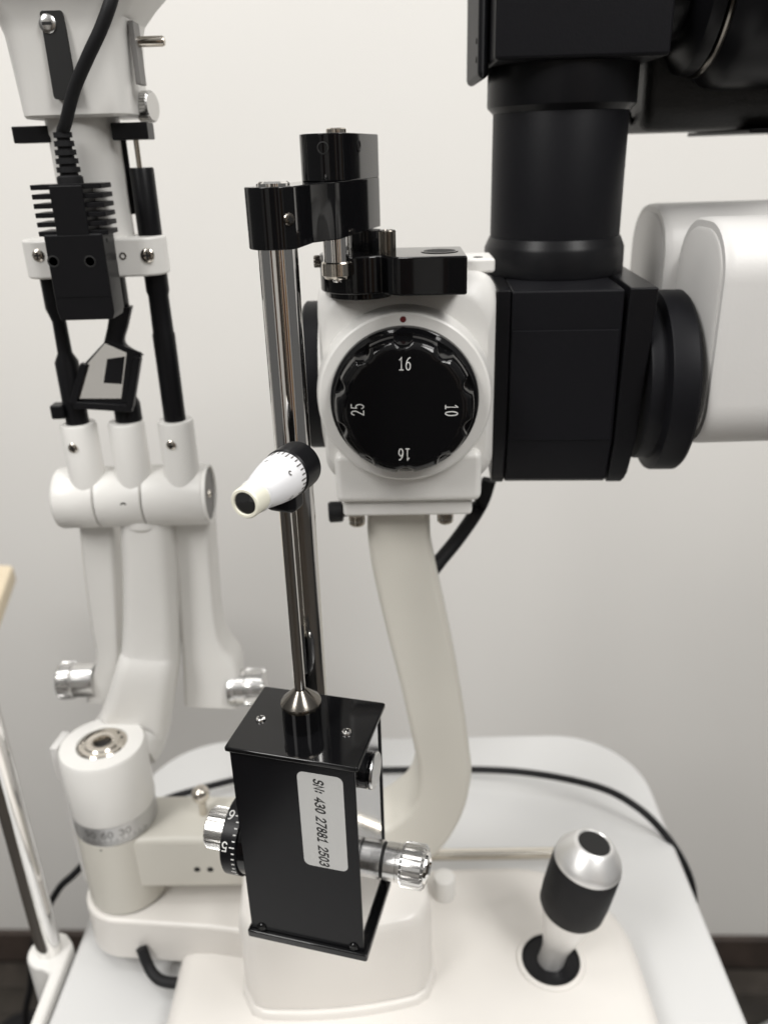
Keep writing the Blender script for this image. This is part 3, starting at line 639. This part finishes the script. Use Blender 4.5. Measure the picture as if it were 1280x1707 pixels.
# sticker corners taken from the photo, on the cover's plane
def onplane(u, v, M):
    n = M.to_3x3() @ Vector((0, 0, 1)); d = ray(u, v); return M.inverted() @ (d * (n.dot(M.translation) / n.dot(d)))
c = [onplane(*q, TF) for q in ((494, 1283), (573, 1299), (579, 1456), (508, 1437))]
sx0, sx1 = (c[0].x + c[3].x) / 2, (c[1].x + c[2].x) / 2; sy1, sy0 = (c[0].y + c[1].y) / 2, (c[2].y + c[3].y) / 2
bm = NB(); prism(bm, TF, rrect(sx1 - sx0, sy1 - sy0, 2.4, 6, (sx0 + sx1) / 2, (sy0 + sy1) / 2), 0.0, 0.12); st = obj('sticker', bm, 'sticker', fp)
t0, t1 = onplane(528, 1298, TF), onplane(541, 1444, TF)
tl = abs(t0.y - t1.y)
bmt = text_bm('SN: 430 27881 2503', 3.3, shear=0.2, bold=0.215, space=1.1)
wx = [v.co.x for v in bmt.verts]; k = tl / (max(wx) - min(wx))
MT = TF @ Matrix.Translation(((t0.x + t1.x) / 2 + 0.3, (t0.y + t1.y) / 2, 0.14)) @ Matrix.Rotation(R(-90), 4, 'Z')
for v in bmt.verts: v.co = MT @ Vector((v.co.x * k, v.co.y, 0))
obj('serial_lettering', bmt, 'black_mark', st)
for u, v in ((437, 1545), (590, 1578)):
    p = onplane(u, v, TF); screw('screw', TF @ Matrix.Translation((p.x, p.y, 0)), 1.9, 0.9, fp, 'gloss_black')
for u, v in ((435, 1200), (578, 1222)):
    p = onz(u, v, -187); screw('screw', frame((p.x, p.y, -187), 0.5), 1.85, 1.2, tp, 'chrome')
# stem cone and pressure rod
RXY = (-31.4, 241.0)
bm = NB(); lathe(bm, frame((*RXY, 0)), [(7.0, -187.2), (7.0, -178.4), (7.1, -177.6)], 56); obj('stem', bm, 'gloss_black', to)
bm = NB(); lathe(bm, frame((*RXY, 0)), [(7.2, -178), (7.2, -176.9), (7.0, -176.4), (2.0, -171.6), (2.0, -171)], 72); obj('stem_cone', bm, 'gunmetal', to)
bm = NB(); lathe(bm, frame((*RXY, 0)), [(2.0, -172), (2.0, -92)], 32); obj('pressure_rod', bm, 'chrome', to)
# prism and its holder
zp = -90.8
pt, pb = Vector((-39.9, 217.6, zp)), Vector((-27.6, 247.5, zp)); ax = (pt - pb).normalized(); LP = (pt - pb).length
PM = axis(pb, ax)
bm = NB(); lathe(bm, PM, [(6.4, -3), (7.8, -2), (8.0, 3), (8.0, 7.0), (7.6, 7.6), (6.5, 7.6)], 48); hl = obj('prism_holder', bm, 'satin_black', to)
bm = NB(); box(bm, frame((RXY[0], RXY[1], 0), math.atan2(ax.y, ax.x) + R(90)), (-5.4, -4.0, zp - 12.0), (5.4, 4.0, zp - 1)); obj('holder_foot', bm, 'satin_black', hl, bevel=2.2)
bm = NB(); lathe(bm, PM, [(7.4, 7.5), (7.6, 8.0), (7.5, 11), (6.9, 15.5), (5.9, 20.5), (5.0, 24.5), (5.2, LP - 6.2)], 56); pr_ = obj('prism', bm, 'pearl_white', to)
bm = NB(); lathe(bm, PM, [(4.4, LP - 7), (4.85, LP - 6.6), (4.7, LP - 0.5), (4.3, LP), (3.6, LP), (3.4, LP - 0.6)], 48); obj('prism_tip', bm, 'ivory_plastic', pr_)
bm = NB(); lathe(bm, PM, [(3.5, LP - 1.0), (3.4, LP - 0.5), (2.0, LP - 0.3), (0.3, LP - .2)], 32); obj('tip_lens', bm, 'prism_glass', pr_)
for i in range(30):
    a = 2 * math.pi * i / 30; r = 7.62; h = 3.4 if i % 3 == 0 else 2.3
    bm = NB(); M = PM @ Matrix.Rotation(a, 4, 'Z'); box(bm, M, (r - 0.35, -0.22, 8.1), (r + 0.03, 0.22, 8.1 + h * .8)); obj('tick', bm, 'grey_mark', pr_)
for a, s in ((-38, '0'), (32, '2'), (105, '4')):
    b2 = wrap_text(s, 2.4, PM, 7.1, R(a), 14.2, bold=0.2)
    obj('number_marking', b2, 'grey_mark', pr_)
# post
PX, PYY = -31.2, 273.0
bm = NB(); lathe(bm, frame((PX, PYY, 0)), [(6.35, -236), (6.35, -10)], 64); obj('post', bm, 'drawn_chrome', to)
bm = NB(); box(bm, frame((PX, PYY, 0), R(-15.5)), (-9, -14, -234), (9, 8, -205)); obj('post_clamp', bm, 'satin_black', to, bevel=2)
# pivot arm: long lower slab and short upper boss
PV = Vector((-13.5, 318, 0))
def hull(c, r, a0, a1, n=14): return [(c[0] + r * math.cos(R(a0 + (a1 - a0) * i / n)), c[1] + r * math.sin(R(a0 + (a1 - a0) * i / n))) for i in range(n + 1)]
low = hull((PX, PYY), 8.9, 150, 320) + [(-20.5, 285.5), (-13.4, 293.5), (-12.4, 294.6), (2.0, 345.5), (1.0, 347)] + [(-18, 347)] + [(-24, 331), (-26.5, 318), (-30.5, 300), (-37, 285)]
bm = NB(); prism(bm, I, low, -26.2, -8.0); arm = obj('pivot_arm', bm, 'gloss_black', to, bevel=0.35)
up = hull((-14.2, 316.5), 11.5, 178, 290, 18) + [(-7.3, 312.6), (1.95, 345.4), (1.0, 347), (-20, 347), (-25.6, 335)]
bm = NB(); prism(bm, I, up, -8.02, 7.2); obj('pivot_boss', bm, 'gloss_black', arm, bevel=0.35)
bm = NB(); lathe(bm, frame((PX, PYY, 0)), [(5.2, -8.1), (5.2, -7.2), (4.4, -6.6), (1, -6.4)], 40); obj('post_cap', bm, 'chrome', arm)
bm = NB(); lathe(bm, frame((-12.8, 318, 0)), [(3.6, 7), (3.6, 8.6), (3.1, 9.0), (1.8, 8.9)], 32); obj('pivot_cap', bm, 'nickel', arm)
p = at(491, 361, 277); d = Vector((0.55, -0.83, 0)); 
pp = Vector((PX, PYY, p.z)) + d * 8.9
screw('screw', axis(pp, d), 1.9, 1.0, arm, 'gunmetal')
bmh = NB(); d = Vector((-0.25, -0.97, 0)).normalized(); pp = Vector((-14.2, 316.5, 2.6)) + d * 11.4
lathe(bmh, axis(pp, d), [(2.1, -0.3), (2.1, 0.15), (1.7, 0.2), (1.5, -0.1), (0.1, -.1)], 28); obj('screw_hole', bmh, 'groove_black', arm)
rf = Vector((1.95 + 7.3, 345.4 - 312.6, 0)).normalized(); nr = Vector((rf.y, -rf.x, 0)); pp = Vector((-7.3, 312.6, 3.0)) + rf * 8
bmh = NB(); lathe(bmh, axis(pp + nr * 0.1, nr), [(2.1, -0.3), (2.1, 0.15), (1.7, 0.2), (1.5, -0.1), (0.1, -.1)], 28); obj('screw_hole', bmh, 'groove_black', arm)
# pivot pin with collar
VP = at(562, 440, 309)
bm = NB(); lathe(bm, frame((VP.x, 309, 0)), [(4.9, -35), (4.9, -25.6)], 48); pin = obj('pivot_pin', bm, 'chrome', to)
bm = NB(); lathe(bm, frame((VP.x, 309, 0)), [(4.6, -40.9), (4.9, -40.3), (5.6, -39.7), (5.6, -35.4), (5.2, -34.9)], 48); obj('pin_collar', bm, 'nickel', pin)
bm = NB(); lathe(bm, frame((VP.x, 309, 0)), [(1.6, -42.2), (1.9, -41.8), (1.9, -40.6)], 24); obj('pin_tip', bm, 'chrome', pin)
bm = NB(); lathe(bm, frame((-4, 332, 0)), [(6, -34), (6.2, -33), (6.2, -26.3)], 40); obj('pivot_post', bm, 'gloss_black', to)

# ------------------------------------------------------------------ bracket on top of the microscope that carries the tonometer
br = thing('tonometer_bracket', 'glossy black mounting bracket screwed on top of the white microscope body', 'bracket', (5, 325, -49))
bl = hull((-6.0, 325), 15.6, 168, 300, 22) + [(4.0, 306.5), (8.5, 303.6), (32.2, 302.2), (33.2, 335), (8, 337), (-12, 338)]
bm = NB(); prism(bm, I, bl, -47.2, -33.6); bp = obj('bracket_plate', bm, 'gloss_black', br, bevel=0.8)
bm = NB(); ringz(bm, frame((23.5, 319, 0)), 6.0, 6.9, -33.5, -33.35); obj('hole_rim', bm, 'gloss_black', bp)
bm = NB(); cyl(bm, frame((23.5, 319, 0)), 6.2, -33.55, -33.42); obj('hole', bm, 'dark_hole', bp)
p = at(646, 424, 318)
bm = NB(); lathe(bm, frame((p.x, 318, 0)), [(3.2, -34), (3.2, -25.8), (2.9, -25.4), (2.2, -25.4), (2.0, -25.9)], 32); obj('locating_pin', bm, 'gunmetal', br)
p = at(605, 441, 311)
bm = NB(); lathe(bm, axis((p.x, 312.0, p.z), (0.2, -1, 0)), [(2.3, -1), (2.3, 0.2), (1.9, 1.0), (1.2, 1.5), (0.3, 1.7)], 28); obj('ball_screw', bm, 'nickel', br)
p = at(526, 436, 326)
bm = NB(); knurl(bm, axis((p.x + 2, 326, p.z), (-1, 0, 0)), 2.3, 0, 2.6, 12, 0.25, 0.3); obj('side_screw', bm, 'gunmetal', br)
bm = NB(); prism(bm, I, hull((-6.5, 324.5), 12.5, 0, 360, 40)[:-1], -49.6, -47.1); obj('bracket_seat', bm, 'gloss_black', br, bevel=0.4)

# ------------------------------------------------------------------ tonometer drum and knobs (axis across the box)
A = axis(T @ Vector((-23.0, -2, -56)), T3 @ Vector((-1, 0, 0)))
bm = NB(); lathe(bm, A, [(14.4, 0), (14.6, 3), (14.0, 3.2)], 64); obj('drum_base', bm, 'gloss_black', to)
bm = NB(); lathe(bm, A, [(14.8, 3.0), (15.5, 3.3), (15.5, 9.2), (14.8, 9.8), (8, 9.8)], 72); dd = obj('measuring_drum', bm, 'satin_black', to)
bm = NB(); knurl(bm, A, 8.0, 9.5, 20.5, 28, 1.1, 0.8); obj('knurled_knob', bm, 'aluminium', dd)
# the drum's angle: find the side towards the viewer
Ai = A.inverted(); vw = Ai @ Vector((0, 0, 0)); a0 = math.atan2(vw.y, vw.x)
dn = Ai.to_3x3() @ Vector((0, 0, -1)); sgn = 1 if (-math.sin(a0) * dn.x + math.cos(a0) * dn.y) > 0 else -1   # +1: growing angle goes down
for i in range(-6, 12):
    a = a0 + sgn * R(-20 + i * 8.6); h = 2.0 if i % 5 == 0 else 1.15
    bm = NB(); M = A @ Matrix.Rotation(a, 4, 'Z'); box(bm, M, (15.45, -.2, 3.7), (15.57, .2, 3.7 + h)); obj('tick', bm, 'white_mark', dd)
for s, i in (('6', 0), ('5', 5)):
    b2 = text_bm(s, 3.4, bold=0.13)
    for v in b2.verts:                       # figures stand upside down along the drum, read from the knob side
        a = a0 + sgn * R(-20 + i * 8.6) + sgn * v.co.y / 15.5
        v.co = A @ Vector((15.6 * math.cos(a), 15.6 * math.sin(a), 7.5 + v.co.x))
    obj('number_marking', b2, 'white_mark', dd)
B = axis(T @ Vector((22.0, 2.5, -61.5)), T3 @ Vector((1, 0, 0)))
bm = NB(); lathe(bm, B, [(7.2, 0), (7.2, 3.8)], 48); sk = obj('side_collar', bm, 'aluminium', to)
bm = NB(); lathe(bm, B, [(6.6, 3.7), (6.6, 5.0)], 48); obj('gap_ring', bm, 'groove_black', sk)
bm = NB(); lathe(bm, B, [(6.9, 5.0), (7.1, 5.2), (7.1, 9.6), (6.7, 9.8), (6.7, 10.2), (7.1, 10.4), (7.1, 12.2)], 48); obj('collar_sleeve', bm, 'aluminium', sk)
bm = NB(); knurl(bm, B, 8.4, 11.4, 20.6, 26, 1.1, 1.0); obj('knurled_knob', bm, 'aluminium', sk)
bm = NB(); lathe(bm, B, [(5.9, 20.4), (5.6, 21.4), (3.8, 21.9), (3.2, 21.0)], 40); obj('knob_end', bm, 'chrome', sk)
bm = NB(); lathe(bm, B, [(3.6, 20.8), (3.0, 21.3), (0.2, 21.3)], 28); obj('knob_bore', bm, 'groove_black', sk)
Dm = axis(T @ Vector((22.0, -1.0, -15.5)), T3 @ Vector((1, 0, 0)))
bm = NB(); lathe(bm, Dm, [(6.6, 0), (6.6, 1.2), (6.0, 1.3), (6.0, 1.9), (6.7, 2.0), (6.7, 2.7)], 48); dk_ = obj('side_disc', bm, 'gloss_black', to)
bm = NB(); lathe(bm, Dm, [(6.7, 2.65), (6.8, 3.2), (6.4, 3.6), (0.3, 3.6)], 48); obj('disc_face', bm, 'aluminium', dk_)

# ------------------------------------------------------------------ loose cables and things round the table
bm = NB(); tube(bm, [onz(470, 1292, -410), onz(560, 1286, -410), onz(640, 1284, -408), onz(800, 1283, -404), onz(900, 1291, -401), onz(1000, 1313, -399), onz(1062, 1346, -402), onz(1107, 1390, -416), onz(1140, 1441, -432), onz(1155, 1490, -452), onz(1152, 1545, -490), onz(1140, 1600, -560), onz(1135, 1680, -650)], 2.4, 14)
tagp(obj('table_cable', bm, 'rubber_black'), 'thin black cable arching over the table behind the slit lamp and off its corner', 'cable')
bm = NB(); tube(bm, [onz(400, 1298, -412), onz(330, 1316, -410), onz(262, 1340, -412), at(180, 1400, 420), at(125, 1456, 412), at(95, 1487, 412), at(60, 1560, 420), at(52, 1640, 430), at(50, 1720, 440), (-260, 440, -700)], 2.4, 14)
tagp(obj('hanging_cable', bm, 'rubber_black'), 'black cable passing behind the graduated drum and hanging past the table edge', 'cable')
sz = at(22, 941, 640).z; k0 = onz(23, 941, sz); k1 = onz(-30, 1085, sz) - k0; k2 = Vector((-260, 30, 0))
bm = NB(); prism(bm, I, [(k0 + v).xy[:] for v in (Vector((0, 0, 0)), k2, k2 + k1, k1)], sz - 16, sz)
tagp(obj('wooden_shelf', bm, 'pale_wood', bevel=3), 'pale wooden board corner beside the white wall', 'board')
p = onz(30, 1640, -ZF + 130)
bm = NB(); prism(bm, frame((-440, 700, -ZF), R(-2)), rrect(300, 240, 50, 8), 1, 120)
tagp(obj('floor_case', bm, 'rubber_black', bevel=30, seg=5), 'black rounded case lying on the floor past the chrome pole', 'case')
p = onz(1262, 1700, -ZF + 40)
bm = NB(); prism(bm, frame((p.x + 105, p.y - 60, -ZF), R(22)), rrect(240, 180, 20, 6), 1, 40)
tagp(obj('floor_pad', bm, 'pale_fabric', bevel=8), 'pale grey pad lying on the dark wood floor', 'pad')
